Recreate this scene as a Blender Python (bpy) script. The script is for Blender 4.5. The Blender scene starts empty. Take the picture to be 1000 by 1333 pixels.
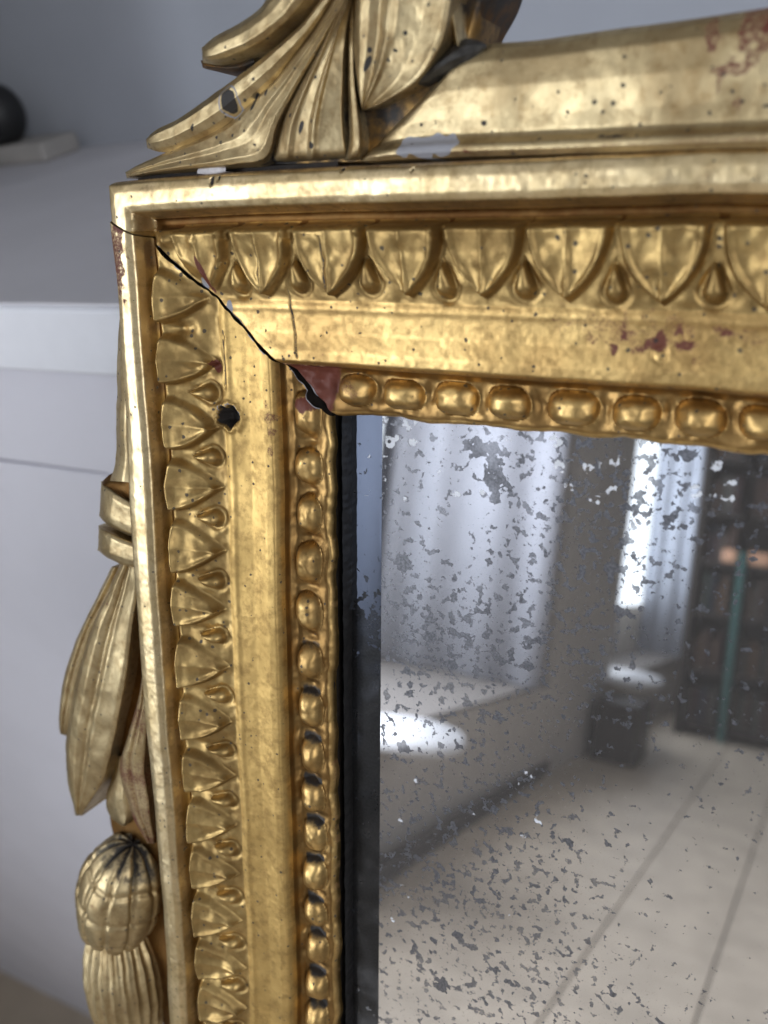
import bpy, math, random
import numpy as np
from mathutils import Matrix, Vector
random.seed(4)
rng = np.random.default_rng(7)
scene = bpy.context.scene
COL = scene.collection
CM = 0.01
# ------------------------------------------------------------------ camera
# The mirror has its own frame: x along the top moulding, y into the wall, z up the side
# moulding, in cm, origin at the outer top left corner. MW turns it into the room's frame
# (the mirror leans back by about 17 degrees).
C0 = np.array([500., 666.5])
V1 = np.array([470., 4700.]); V2 = np.array([-1850., 290.])
FPX = math.sqrt(-np.dot(V1-C0, V2-C0))
nrm = lambda v: v/np.linalg.norm(v)
Zc = -nrm(np.array([*(V1-C0), FPX])); Xc = -nrm(np.array([*(V2-C0), FPX])); Yc = np.cross(Zc, Xc)
RC = np.array([Xc, Yc, Zc])
CAM = np.array([17.77, -18.73, -1.21])
U = nrm(np.array([-.0341, -.3038, .9521]))
RX = nrm(np.array([1., 0, 0]) - U[0]*U); RY = np.cross(U, RX)
MW = np.array([RX, RY, U])
OZ = 146.1                                    # height of the mirror's top left corner, floor at 0
CAMW = MW@CAM + np.array([0, 0, OZ])

cam_d = bpy.data.cameras.new('camera'); cam = bpy.data.objects.new('camera', cam_d); COL.objects.link(cam)
cam_d.sensor_fit = 'HORIZONTAL'; cam_d.sensor_width = 36; cam_d.lens = 36*FPX/1000
cam_d.clip_start = .01; cam_d.clip_end = 100
cr = MW@RC                                    # columns: camera right, down, forward in the room
m = Matrix([[cr[i][0], -cr[i][1], -cr[i][2], CAMW[i]*CM] for i in range(3)] + [[0, 0, 0, 1]])
cam.matrix_world = m
scene.camera = cam

def ray(px, py):
    px = np.asarray(px, float); py = np.asarray(py, float)
    d = np.stack([px-C0[0], py-C0[1], np.full(px.shape, FPX)], -1)
    return d@RC.T
def at(px, py, h):                            # the point h cm in front of the mirror's zero plane
    d = ray(px, py); h = np.asarray(h, float)
    t = (-h-CAM[1])/d[..., 1]
    return CAM + d*t[..., None]
def seen(px, py, axis, val):                  # the real point that shows in the glass at a picture point
    d = ray(px, py)*np.array([1, -1, 1]); c = CAM*np.array([1, -1, 1])+np.array([0, 3.2, 0])
    d = MW@d; c = MW@c+np.array([0, 0, OZ]); return c+d*((val-c[axis])/d[axis])
def room(px, py, axis, val):                  # a point of the room on the plane axis = val (cm)
    d = MW@ray(px, py); t = (val-CAMW[axis])/d[axis]
    return CAMW + d*t

FOC = at(330, 700, 0); fd = float((RC.T@(FOC-CAM))[2])*CM
cam_d.dof.use_dof = True; cam_d.dof.focus_distance = fd; cam_d.dof.aperture_fstop = 14
cam_d.dof.aperture_blades = 6

# ------------------------------------------------------------------ light
world = bpy.data.worlds.new('World'); scene.world = world; world.use_nodes = True
bg = world.node_tree.nodes['Background']; bg.inputs[0].default_value = (.50, .55, .72, 1); bg.inputs[1].default_value = .07
scene.view_settings.view_transform = 'Standard'; scene.view_settings.look = 'None'
scene.view_settings.exposure = .38; scene.view_settings.gamma = 1

def area(name, loc, target, sx, sy, power, col):
    l = bpy.data.lights.new(name, 'AREA'); l.shape = 'RECTANGLE'; l.size = sx*CM; l.size_y = sy*CM
    l.energy = power; l.color = col
    o = bpy.data.objects.new(name, l); COL.objects.link(o)
    o.location = Vector(loc)*CM
    o.rotation_euler = (Vector(target)-Vector(loc)).to_track_quat('-Z', 'Y').to_euler()
    return o
DAY = (.86, .92, 1.0)
area('window_light', (-226, -268, 190), (0, -268, 190), 232, 210, 120, DAY)
area('window_light', (-147, -722, 192), (0, -722, 192), 200, 214, 50, DAY)
area('window_light', (270, -210, 200), (0, 0, 130), 140, 170, 34, (.95, .97, 1))

# ------------------------------------------------------------------ node helpers
def mat(name):
    m = bpy.data.materials.new(name); m.use_nodes = True
    nt = m.node_tree; b = nt.nodes['Principled BSDF']
    return m, nt, b
def N(nt, kind, **kw):
    n = nt.nodes.new(kind)
    for k, v in kw.items():
        if k.startswith('i_'): n.inputs[k[2:].replace('_', ' ')].default_value = v
        else: setattr(n, k, v)
    return n
def L(nt, a, b): nt.links.new(a, b)
def noise(nt, vec, scale, detail=4, rough=.55, dist=0):
    n = N(nt, 'ShaderNodeTexNoise'); n.inputs['Scale'].default_value = scale; n.inputs['Detail'].default_value = detail
    n.inputs['Roughness'].default_value = rough; n.inputs['Distortion'].default_value = dist
    L(nt, vec, n.inputs['Vector']); return n.outputs['Fac']
def ramp(nt, fac, a, b, ca=0., cb=1.):
    r = N(nt, 'ShaderNodeMapRange', interpolation_type='SMOOTHSTEP'); L(nt, fac, r.inputs[0])
    r.inputs[1].default_value = a; r.inputs[2].default_value = b; r.inputs[3].default_value = ca; r.inputs[4].default_value = cb
    return r.outputs[0]
def math_(nt, op, a, b, clamp=False):
    n = N(nt, 'ShaderNodeMath', operation=op, use_clamp=clamp)
    for i, v in enumerate((a, b)):
        if v is None: continue
        if isinstance(v, (int, float)): n.inputs[i].default_value = v
        else: L(nt, v, n.inputs[i])
    return n.outputs[0]
def mixc(nt, fac, a, b):
    n = N(nt, 'ShaderNodeMix', data_type='RGBA')
    for s, v in ((0, fac), (6, a), (7, b)):
        if isinstance(v, (int, float)): n.inputs[s].default_value = v
        elif isinstance(v, tuple): n.inputs[s].default_value = (*v, 1)
        else: L(nt, v, n.inputs[s])
    return n.outputs[2]
def mixf(nt, fac, a, b):
    n = N(nt, 'ShaderNodeMix', data_type='FLOAT')
    for s, v in ((0, fac), (2, a), (3, b)):
        if isinstance(v, (int, float)): n.inputs[s].default_value = v
        else: L(nt, v, n.inputs[s])
    return n.outputs[0]

# old water gilding: leaf over red bole over grey gesso; the attribute "wear" holds where the
# bole (R), the gesso (G) and dirt with painted shade (B) show
def gilding(name, c1, c2, rough=.3, spot=1., metal=1.):
    m, nt, b = mat(name)
    tc = N(nt, 'ShaderNodeTexCoord').outputs['Object']
    at_ = N(nt, 'ShaderNodeAttribute', attribute_name='wear'); sp = N(nt, 'ShaderNodeSeparateColor'); L(nt, at_.outputs['Color'], sp.inputs[0])
    big = noise(nt, tc, 60, 5, .6); mid = noise(nt, tc, 300, 6, .65); fine = noise(nt, tc, 1500, 5, .7)
    col = mixc(nt, ramp(nt, big, .35, .65), c1, c2)
    col = mixc(nt, math_(nt, 'MULTIPLY', ramp(nt, mid, .45, .68), .48), col, (.24, .145, .055))
    # rubbed places where the bole shines through
    rb = math_(nt, 'ADD', sp.outputs[0], math_(nt, 'MULTIPLY', ramp(nt, mid, .62, .70), .35))
    rub = ramp(nt, math_(nt, 'ADD', rb, math_(nt, 'MULTIPLY', math_(nt, 'SUBTRACT', fine, .5), 1.1)), .30, .72)
    ges = ramp(nt, math_(nt, 'ADD', sp.outputs[1], math_(nt, 'MULTIPLY', math_(nt, 'SUBTRACT', fine, .5), .3)), .45, .55)
    # pinholes and fly specks
    vo = N(nt, 'ShaderNodeTexVoronoi', feature='F1'); vo.inputs['Scale'].default_value = 560; vo.inputs['Randomness'].default_value = 1
    L(nt, tc, vo.inputs['Vector'])
    vs = N(nt, 'ShaderNodeSeparateColor'); L(nt, vo.outputs['Color'], vs.inputs[0])
    rad = math_(nt, 'MULTIPLY', ramp(nt, vs.outputs[0], .68, 1.0), .26*spot)
    pin = ramp(nt, math_(nt, 'SUBTRACT', math_(nt, 'ADD', vo.outputs['Distance'], math_(nt, 'MULTIPLY', fine, .50)), rad), .19, .27, 1, 0)
    dirt_shade = ramp(nt, math_(nt, 'ADD', sp.outputs[2], math_(nt, 'MULTIPLY', math_(nt, 'SUBTRACT', mid, .5), .9)), .35, .75)
    dirt_shade = math_(nt, 'MAXIMUM', dirt_shade, math_(nt, 'MULTIPLY', pin, .85))
    col = mixc(nt, rub, col, (.13, .032, .018))
    col = mixc(nt, ges, col, (.30, .30, .33))
    col = mixc(nt, dirt_shade, col, (.022, .018, .016))
    L(nt, col, b.inputs['Base Color'])
    non = math_(nt, 'MAXIMUM', math_(nt, 'MAXIMUM', math_(nt, 'MULTIPLY', rub, .9), ges), dirt_shade)
    L(nt, math_(nt, 'MULTIPLY', math_(nt, 'SUBTRACT', 1., non), metal), b.inputs['Metallic'])
    r = math_(nt, 'ADD', math_(nt, 'MULTIPLY', mid, .22), rough-.11)
    r = math_(nt, 'ADD', r, math_(nt, 'MULTIPLY', big, .16))
    L(nt, mixf(nt, non, r, .6), b.inputs['Roughness'])
    # burnishing marks and craquelure
    mp = N(nt, 'ShaderNodeMapping'); mp.inputs['Scale'].default_value = (1, 1, .25); L(nt, tc, mp.inputs[0])
    br = noise(nt, mp.outputs[0], 900, 4, .6)
    hgt = math_(nt, 'ADD', math_(nt, 'MULTIPLY', mid, .7), math_(nt, 'MULTIPLY', br, .35))
    hgt = math_(nt, 'SUBTRACT', hgt, math_(nt, 'MULTIPLY', non, .35))
    bp = N(nt, 'ShaderNodeBump'); bp.inputs['Strength'].default_value = .19; bp.inputs['Distance'].default_value = .0005
    hgt = math_(nt, 'ADD', hgt, math_(nt, 'MULTIPLY', fine, .3))
    L(nt, hgt, bp.inputs['Height']); L(nt, bp.outputs[0], b.inputs['Normal'])
    return m
M = {}
M['gold'] = gilding('aged_gold_leaf', (.68, .47, .19), (.48, .31, .12), .36, 1.1)
M['rail'] = gilding('burnished_gold_leaf', (.78, .63, .38), (.62, .48, .26), .33, .9)
M['matte'] = gilding('matte_gold_leaf', (.66, .45, .17), (.52, .35, .13), .45, .9)
M['crest'] = gilding('pale_gold_leaf', (.60, .48, .275), (.40, .30, .16), .39, 1.1, .92)
M['carved'] = gilding('bronzed_gold_leaf', (.52, .36, .145), (.32, .21, .08), .38, 1.25, .93)
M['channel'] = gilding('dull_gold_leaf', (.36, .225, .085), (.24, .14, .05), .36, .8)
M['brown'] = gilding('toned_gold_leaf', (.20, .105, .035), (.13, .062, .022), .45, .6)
def plain(name, col, rough=.6, nscale=0, namp=.2, bump=0, bscale=200, metal=0, spec=.5):
    m, nt, b = mat(name); b.inputs['Roughness'].default_value = rough; b.inputs['Metallic'].default_value = metal
    b.inputs['Specular IOR Level'].default_value = spec
    tc = N(nt, 'ShaderNodeTexCoord').outputs['Object']
    if nscale:
        f = noise(nt, tc, nscale, 6)
        L(nt, mixc(nt, ramp(nt, f, .3, .7), tuple(c*(1-namp) for c in col), tuple(min(1, c*(1+namp)) for c in col)), b.inputs['Base Color'])
    else: b.inputs['Base Color'].default_value = (*col, 1)
    if bump:
        bp = N(nt, 'ShaderNodeBump'); bp.inputs['Strength'].default_value = .4; bp.inputs['Distance'].default_value = bump
        L(nt, noise(nt, tc, bscale, 5), bp.inputs['Height']); L(nt, bp.outputs[0], b.inputs['Normal'])
    return m
M['wood'] = plain('old_dark_wood', (.018, .012, .009), .7, 300, .5, .0006, 400)
M['rebate'] = plain('blackened_rebate', (.010, .009, .009), .55, 300, .5, .0004, 500)
M['gesso'] = plain('chipped_gesso', (.62, .60, .62), .8, 500, .15, .0004, 900)
M['glue'] = plain('dark_filler', (.03, .028, .026), .45, 400, .6, .001, 500)

# ------------------------------------------------------------------ objects
def tag(o, label=None, cat=None, group=None, kind=None):
    for k, v in (('label', label), ('category', cat), ('group', group), ('kind', kind)):
        if v: o[k] = v
    return o
def link(name, me, parent=None):
    o = bpy.data.objects.new(name, me); COL.objects.link(o)
    if parent is not None: o.parent = parent
    return o
def thing(name, label, cat, loc=(0, 0, 0), group=None):
    o = bpy.data.objects.new(name, None); COL.objects.link(o); o.empty_display_size = .02
    o.location = Vector(loc)*CM; return tag(o, label, cat, group)
mirror = thing('gilt_mirror', 'carved gilt wood mirror with chipped corner joint and foxed glass, leaning back', 'mirror')
rm = Matrix([[*(float(v) for v in MW[i]), (OZ*CM if i == 2 else 0.)] for i in range(3)] + [[0, 0, 0, 1]])
mirror.matrix_world = rm

def vnoise(x, y, s, seed=0):                  # smooth value noise, about -1 to 1
    r = np.random.default_rng(seed).random((128, 128))*2-1
    x = np.asarray(x)/s+31.7+seed*3.1; y = np.asarray(y)/s+17.3+seed*1.7
    xi = np.floor(x).astype(int); yi = np.floor(y).astype(int); fx = x-xi; fy = y-yi
    fx = fx*fx*(3-2*fx); fy = fy*fy*(3-2*fy)
    g = lambda a, b: r[a % 128, b % 128]
    return (g(xi, yi)*(1-fx)+g(xi+1, yi)*fx)*(1-fy)+(g(xi, yi+1)*(1-fx)+g(xi+1, yi+1)*fx)*fy
def sstep(a, b, x):
    t = np.clip((x-a)/(b-a), 0, 1); return t*t*(3-2*t)

def grid_mesh(name, P, Nr, quads, wear, material):
    """mesh from the used vertices of a big vertex array, with shared normals"""
    used = np.unique(quads); remap = np.full(len(P), -1); remap[used] = np.arange(len(used))
    q = remap[quads]; v = P[used]*CM
    me = bpy.data.meshes.new(name)
    me.vertices.add(len(v)); me.vertices.foreach_set('co', v.astype(np.float32).ravel())
    k = q.shape[1]
    me.loops.add(len(q)*k); me.loops.foreach_set('vertex_index', q.astype(np.int32).ravel())
    me.polygons.add(len(q)); me.polygons.foreach_set('loop_start', np.arange(0, len(q)*k, k, dtype=np.int32))
    me.polygons.foreach_set('use_smooth', np.ones(len(q), bool))
    me.update(calc_edges=True)
    if wear is not None:
        a = me.color_attributes.new('wear', 'FLOAT_COLOR', 'POINT')
        w = np.concatenate([wear[used], np.ones((len(used), 1))], 1)
        a.data.foreach_set('color', w.astype(np.float32).ravel())
    if Nr is not None:
        me.normals_split_custom_set_from_vertices(Nr[used].astype(np.float32))
    me.materials.append(material)
    return me
def surf_normals(P):                          # P (ni, nj, 3)
    du = np.gradient(P, axis=0); dv = np.gradient(P, axis=1)
    n = np.cross(du, dv); l = np.linalg.norm(n, axis=-1, keepdims=True); n = n/np.maximum(l, 1e-12)
    # all of these surfaces look out of the wall, towards -y
    return n
def quads_of(ni, nj, flip=False):
    i, j = np.meshgrid(np.arange(ni-1), np.arange(nj-1), indexing='ij')
    a = i*nj+j; q = np.stack([a, a+nj, a+nj+1, a+1], -1).reshape(-1, 4)
    return q[:, ::-1] if flip else q

# ------------------------------------------------------------------ moulding profile
PW = np.array([0, .0, .03, .11, .32, .62, .80, .88, .91, .98, 1.10, 1.20, 1.26, 1.36, 2.0, 2.84, 2.93, 3.04, 3.12, 3.24, 3.7, 4.15, 4.40, 4.48, 4.55, 4.68, 5.09, 5.45, 5.57, 5.68, 5.74, 5.76])
PH = np.array([-1.6, -.05, .24, .40, .455, .45, .36, .06, -.18, -.30, -.33, -.24, .08, .14, .02, -.20, -.21, -.185, -.18, -.22, -.28, -.22, -.25, -.40, -.72, -.86, -.89, -.86, -.86, -.91, -1.0, -1.2])
seg = np.hypot(np.diff(PW), np.diff(PH)); cs = np.concatenate([[0], np.cumsum(seg)])
NS = 250
ss = np.linspace(0, cs[-1], NS*4); fw = np.interp(ss, cs, PW); fh = np.interp(ss, cs, PH)
ker = np.exp(-np.linspace(-2, 2, 17)**2); ker /= ker.sum()
def smooth(a): return np.convolve(np.pad(a, 8, mode='edge'), ker, 'valid')
fw, fh = smooth(fw), smooth(fh)
fw = np.maximum.accumulate(fw+np.arange(len(fw))*1e-7)
SW = fw[::4]; SH = fh[::4]
def prof(w): return np.interp(w, fw, fh)

# the corner joint: z where the cut runs for each x
MX = np.array([-.1, 0, 1.25, 1.6, 2.2, 2.85, 3.75, 4.8, 5.76, 6.2])
MZ = np.array([-.82, -.86, -1.42, -1.80, -2.22, -2.66, -3.50, -4.38, -5.36, -5.8])
def zm(x): return np.interp(x, MX, MZ)
def xm(z): return np.interp(-z, -MZ, MX)
def topshift(x): return np.interp(x, [0, 2, 4, 7, 11, 20], [-.30, -.2, -.12, -.05, 0, 0])

DARTS_T = [1.85, 3.63, 5.42, 7.36, 9.19, 11.04, 12.91, 14.78, 16.7, 18.6]
DARTS_S = [1.9, 3.55, 5.12, 6.8, 8.48, 10.3, 11.94, 13.82, 15.57, 17.23, 18.95, 20.6, 22.35, 24.0, 25.75, 27.4]
BEADS_T = [6.55, 7.83, 9.2, 10.5, 11.97, 13.36, 14.66, 15.9, 17.2, 18.5]
bz = [540, 609, 671, 735, 798, 863, 924, 985, 1037, 1088, 1139, 1187, 1233, 1281, 1326]
BEADS_S = [-float(at(np.array([393.]), np.array([float(y)]), np.array([-.6]))[0, 2]) for y in bz] + [25.6+1.2, 28.2]

def carve(a, w, darts, beads, near):
    side = beads[0] < 6.2; tl = .055 if side else .02
    """relief added to the profile: a runs along the moulding, w across it. near = 0 at the joint"""
    H = np.zeros_like(a); ids = np.zeros(a.shape, int); dirt_shade = np.zeros_like(a)
    D = np.array(darts)
    for k in range(len(D)-1):
        r = np.random.default_rng(100+k+int(D[0]*100))
        c = (D[k]+D[k+1])/2 + r.uniform(-.05, .05); p = (D[k+1]-D[k])/2
        q = (w-1.30)/(1.50+r.uniform(-.05, .05))
        qc = np.clip(q, 0, 1.2)
        da = a-c-.06*r.uniform(-1, 1)*qc
        b = p*(.84 if side else .90)*(1-qc**(1.8 if side else 2.5)) + .02*np.sin(3*w+k)
        e = b-np.abs(da)
        m = sstep(-.04, .055, e)*sstep(-.10, .06, q)
        if side:
            q0 = q-.16*np.clip(np.abs(da)/p, 0, 1)**3
            m = np.where(da > 0, sstep(-.03, .07, e), sstep(-.06, .20*p, e))*sstep(-.10, .05, q0)
        rr = np.clip(np.abs(da)/np.maximum(b, .05), 0, 1)
        flute = .075*np.abs(2*rr-1)**1.6 - .03
        rim = .035*np.exp(-((e-.10)/.07)**2)
        ridge = .018*np.exp(-(da/.04)**2)*(0 if side else 1)
        if side: rim = rim*(da > 0) + .05*np.exp(-(q/.12)**2)
        H += m*(.30 + r.uniform(-.03, .03) + flute*(.5+.5*qc) + rim + ridge - .30*qc*(1-qc) + tl*np.clip(da/np.maximum(b, .1), -1, 1)*(1-.4*qc) + .03*np.sin(k*2.3+q*4))*near
        sel = (e > -.03) & (q > -.12) & (q < 1.02) & (near > .35); ids[sel] = 100+k
        # the slot beside it keeps old dirt in its bottom
    for k, d in enumerate(D):
        r = np.random.default_rng(300+k+int(D[0]*100))
        if k < (2 if side else 1): continue
        da = a-d-r.uniform(-.04, .04); dy = w-(2.52+r.uniform(-.04, .04)); s = .215*r.uniform(.9, 1.1)
        up = np.clip(1+dy/.60, .02, 1)
        rho2 = np.where(dy > 0, (da/s)**2+(dy/.23)**2, (da/(s*up**.9))**2+(dy/.55)**4)
        H += .26*np.clip(1-rho2, 0, 1)**.6*near
        H -= .05*np.exp(-((np.sqrt(rho2)-1.3)/.3)**2)*near*(w > 1.9)
        ids[(rho2 < 1.15) & (near > .35)] = 200+k
    # the slots are cut deeper than the ground
    if side:
        for d in D: H -= .10*np.exp(-((a-d+.06)/.20)**2)*sstep(1.28, 1.6, w)*sstep(2.5, 2.1, w)*near
    B = np.array(beads)
    for k, d in enumerate(B):
        r = np.random.default_rng(500+k+int(B[0]*100))
        sp = (B[min(k+1, len(B)-1)]-B[max(k-1, 0)])/(2 if 0 < k < len(B)-1 else 1)
        ra = sp*.385*r.uniform(.93, 1.07); rw = .37*r.uniform(.93, 1.06); cw = 5.09+r.uniform(-.025, .03)
        da = (a-d)+.12*r.uniform(-1, 1)*(w-cw); dw = w-cw
        ex = r.uniform(2.3, 3.2)
        rho = (np.abs(da/ra)**ex+np.abs(dw/rw)**ex)**(1/ex)
        dome = np.clip(1-rho**2.1, 0, 1)**.6
        H += (.39+r.uniform(-.04, .04))*dome
        zone = (w > 4.53)
        H -= .045*np.exp(-((np.abs(da)-sp/2)/.13)**2)*np.exp(-((w-5.09)/.27)**2)
        
        ids[(rho < 1.02)] = 400+k
        # dark reflection from above, painted on each bead's upper shoulder
        if near is not None and B[0] < 6.2:
            old = sstep(9, 15, d)
            dirt_shade = np.maximum(dirt_shade, (.25+.75*old)*np.exp(-((da+ra*.98)/(ra*.30))**2)*(np.abs(dw) < rw*1.0)*sstep(1.02, .75, np.abs(dw/rw)))
    return H, ids, dirt_shade

def blob(x, z, cx, cz, rx, rz, amp=1., ang=0., n=.35, seed=3):
    c, s = math.cos(ang), math.sin(ang); dx = x-cx; dz = z-cz
    u = (dx*c+dz*s)/rx; v = (-dx*s+dz*c)/rz
    r = np.sqrt(u*u+v*v) + n*vnoise(x, z, .18, seed)
    return amp*sstep(1.25, .75, r)

def build_strip(kind):
    if kind == 'side':
        n = 1000; zend = -29.2
        w = SW[None, :]; i = np.linspace(0, 1, n)[:, None]
        gap = np.interp(SW, [0, 1.2, 1.3, 2.0, 3.0, 4.2, 4.5, 4.9, 5.4, 5.76], [.015, .015, .018, .02, .04, .07, .13, .30, .32, .24])
        z0 = zm(SW)-gap + .035*vnoise(SW*0, SW, .12, 5)*(SW > 1.2)
        z = z0[None, :]+(zend-z0[None, :])*i**1.02
        x = w + 0*z
        a = -z; wl = w+0*z
        wt = .35+topshift(x)-z
        near = sstep(.05, .45, (zm(x)-z))
        wob = .05*vnoise(z, z*0, 4.0, 11)+.02*vnoise(z, z*0, 1.2, 12)
        X = x+wob
        X += .09*sstep(.55, 0, w)*(vnoise(z, 0*z, 2.8, 13)) - .10*sstep(.9, 0, w)*np.exp(-((z+13)/7)**2)
        Z = z
        H, ids, dirt_shade = carve(a, wl, DARTS_S, BEADS_S, near)
    else:
        n = 620; xend = 20.0
        w = SW[None, :]; i = np.linspace(0, 1, n)[:, None]
        zz = .35-SW-.05
        x0 = np.where(zz > -.95, 0., xm(np.minimum(zz, -.9)))
        for _ in range(4):
            zz = .35-SW+topshift(x0); x0 = np.where(zz > -.86, 0., xm(zz))
        cr_ = np.where(SW < .5, .34*(1-np.sqrt(np.clip(1-(1-SW/.5)**2, 0, 1))), 0)
        x0 = x0+cr_ + .03*vnoise(SW, SW*0, .12, 6)*(SW > 1.2)
        x = x0[None, :]+(xend-x0[None, :])*i
        z = .35-w+topshift(x)
        wob = .03*vnoise(x, x*0, 3.5, 21)+.015*vnoise(x, x*0, 1.1, 22)
        X = x; Z = z+wob
        a = x; wl = x; wt = w+0*x
        near = sstep(.05, .5, (z-zm(x)))*sstep(1.3, 2.0, x)
        H, ids, dirt_shade = carve(a, wt, DARTS_T, BEADS_T, near)
    d = np.minimum(wt, wl) if kind == 'side' else np.where(x < 6, np.minimum(wt, np.maximum(wl, 0)), wt)
    base = prof(d) if kind == 'top' else SH[None, :]*np.ones_like(z)
    if kind == 'top': base = np.where(x > 1.35, SH[None, :], base); base = np.where(w < .03, SH[None, :], base)
    H = base+H
    H = np.where((w < .02), base, H)
    # hand carving: soft unevenness, dents
    inner = sstep(.0, .2, w)
    H += inner*(.016*vnoise(X, Z, 1.1, 31)+.006*vnoise(X, Z, .35, 32)+.0035*vnoise(X, Z, .12, 33))
    lz = sstep(1.25, 1.4, w)*sstep(3.0, 2.8, w)
    H += lz*(.045*vnoise(X, Z, .55, 34)+.018*vnoise(X, Z, .22, 35))
    chan = sstep(4.53, 4.65, w)*sstep(5.73, 5.6, w)
    H += chan*(.035*vnoise(X, Z, .4, 36)+.015*vnoise(X, Z, .16, 37))
    lip = sstep(5.42, 5.72, w)
    if kind == 'side': X = X+lip*(.05*vnoise(Z, Z*0, .6, 38))+lip*.02*vnoise(Z, Z*0, .2, 39)
    else: Z = Z+lip*(.06*vnoise(X, X*0, .8, 38)+.02*vnoise(X, X*0, .2, 39))
    # outer edge of the leaf band is scalloped
    le = np.exp(-((w-1.27)/.10)**2)
    if kind == 'side': X = X+le*.06*vnoise(Z, Z*0, .8, 40)
    wear = np.zeros(X.shape+(3,))
    R, G, Bd = wear[..., 0], wear[..., 1], wear[..., 2]
    Bd += .8*dirt_shade
    if kind == 'side':
        # nail hole
        hx, hz = 3.10, -5.72
        rr = np.hypot((X-hx)*.85, (Z-hz)*.95)+.06*vnoise(X, Z, .13, 51)+.03*vnoise(X, Z, .06, 56)
        H -= .42*sstep(.30, .12, rr); H += .05*np.exp(-((rr-.33)/.06)**2)
        Bd += 1.2*sstep(.31, .22, rr); G += .6*np.exp(-((rr-.31)/.04)**2)*(Z > hz)
        # bole at the top of the rail and down its edges
        R += blob(X, Z, .22, -1.9, .30, 1.0, .62, n=.6, seed=8)*1.0
        R += .9*sstep(-1.2, -.95, Z)*(w < .85)*.4
        R += blob(X, Z, 5.15, -5.25, .42, .22, .8, n=.3, seed=9)
        R += blob(X, Z, 4.35, -5.7, .12, .8, .5, n=.7, seed=10)
        R += .40*sstep(5.6, 5.74, w)*(.5+.5*vnoise(X, Z, .5, 52))
        R += .38*np.exp(-((w-.02)/.05)**2)*(.4+.6*vnoise(Z, Z*0, .7, 53))
        R += .25*np.exp(-((w-1.25)/.05)**2)
        e = Z - z0[None, :]
        G += (w > 1.3)*sstep(-.05, -.01, e)*(vnoise(X, Z, .3, 54) > .2)*.9
        # old cracks
        e = np.abs(X-(3.02+.03*vnoise(Z, Z*0, .3, 55)))
        H -= .05*np.exp(-(e/.03)**2)*(Z > -5.0)*(Z < -3.6)*(w > 2.6)
        Bd += 1.0*sstep(.025, .01, e)*(Z > -4.9)*(Z < -3.5)
        # broken tip of a leaf and dents
        for cx, cz, r in ((2.75, -4.45, .16), (2.3, -4.6, .28), (1.8, -3.55, .22)): H -= .13*np.exp(-((X-cx)**2+(Z-cz)**2)/r**2)
        R += blob(X, Z, 2.75, -4.45, .10, .16, .9)
        R += blob(X, Z, 6.0, -16, .3, 5, .2, n=1.2)
    else:
        e = x-x0[None, :]
        inr = (w > 1.6)
        chip = sstep(.02+.11*np.clip(vnoise(X, Z, .35, 61)+.1, 0, 1), .0, e)*inr
        G += chip*1.2
        H -= .04*chip
        # bole where the first bead broke away
        bb = ((w > 4.5)*sstep(6.15, 5.9, x+.3*(w-5.0))*(w < 5.68)).astype(float)
        R += 1.0*bb; H += bb*(.10*vnoise(X, Z, .25, 62)+.03)
        R += blob(X, Z, 6.45, -4.75, .25, .3, .45, n=.6)
        R += blob(X, Z, 2.75, -2.15, .10, .42, 1.0, ang=.25, n=.2)
        G += blob(X, Z, 3.25, -2.95, .10, .16, .8, n=.5)+blob(X, Z, 2.6, -2.35, .08, .18, .7, ang=.4, n=.5)
        # rubbed place on the cove
        R += blob(X, Z, 13.6, -3.0, 1.7, .30, .40, n=.9, seed=14)+blob(X, Z, 14.4, -3.4, 1.6, .35, .30, n=.9, seed=15)+blob(X, Z, 10.6, -1.5, .25, .5, .25)
        # ring shaped knock
        rr = np.hypot(X-13.85, Z+3.45); H -= .03*np.exp(-((rr-.13)/.04)**2)
        R += .55*np.exp(-((w-.03)/.05)**2)
        R += .33*np.exp(-((w-.97)/.10)**2)*(.5+.5*vnoise(X, X*0, .6, 63))
        R += .5*sstep(5.62, 5.74, w)*(.3+.7*vnoise(X, X*0, .5, 64))
        R += .33*np.exp(-((w-4.45)/.05)**2)
        # hairline cracks across the cove and leaves
        for cx, za, zb, s in ((5.05, -2.4, -4.1, .10), (4.45, -1.4, -2.5, -.05), (6.25, -1.2, -2.4, .02)):
            e2 = np.abs(X-(cx+s*(-Z+za)+.03*vnoise(Z, Z*0, .25, 65)))
            s_ = (Z < za)*(Z > zb); H -= .03*np.exp(-(e2/.018)**2)*s_; Bd += .75*sstep(.03, .012, e2)*s_
        # dents near the corner
        for cx, cz, r, dd in ((1.6, -1.35, .15, -.16), (2.1, -1.5, .22, .10), (2.6, -1.35, .12, -.08), (5.15, -1.15, .15, .1)): H -= dd*np.exp(-((X-cx)**2+(Z-cz)**2)/r**2)
        # knocks in the bright rail
        for cx, cz, rx_, rz_ in ((3.35, .02, .05, .11), (3.55, .06, .035, .06), (6.9, .17, .05, .04), (8.6, .12, .03, .03)):
            k_ = blob(X, Z, cx, cz, rx_, rz_, 1., n=.2); H -= .07*k_; Bd += 1.2*k_
        Bd += .36*np.exp(-((z+.08+.04*vnoise(x, x*0, .8, 66))/.05)**2)*sstep(8.5, 10, x)
        R += .30*np.exp(-((w-4.52)/.06)**2)
    # broken darker lines along the deep corners
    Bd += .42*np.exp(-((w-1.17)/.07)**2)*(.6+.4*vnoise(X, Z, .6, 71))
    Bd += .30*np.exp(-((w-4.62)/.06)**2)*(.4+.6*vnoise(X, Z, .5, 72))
    P = np.stack([X, -H, Z], -1)
    Nr = surf_normals(P)
    if Nr[n//2, NS//2, 1] > 0: Nr = -Nr; flip = True
    else: flip = False
    q = quads_of(n, NS, flip)
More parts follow.
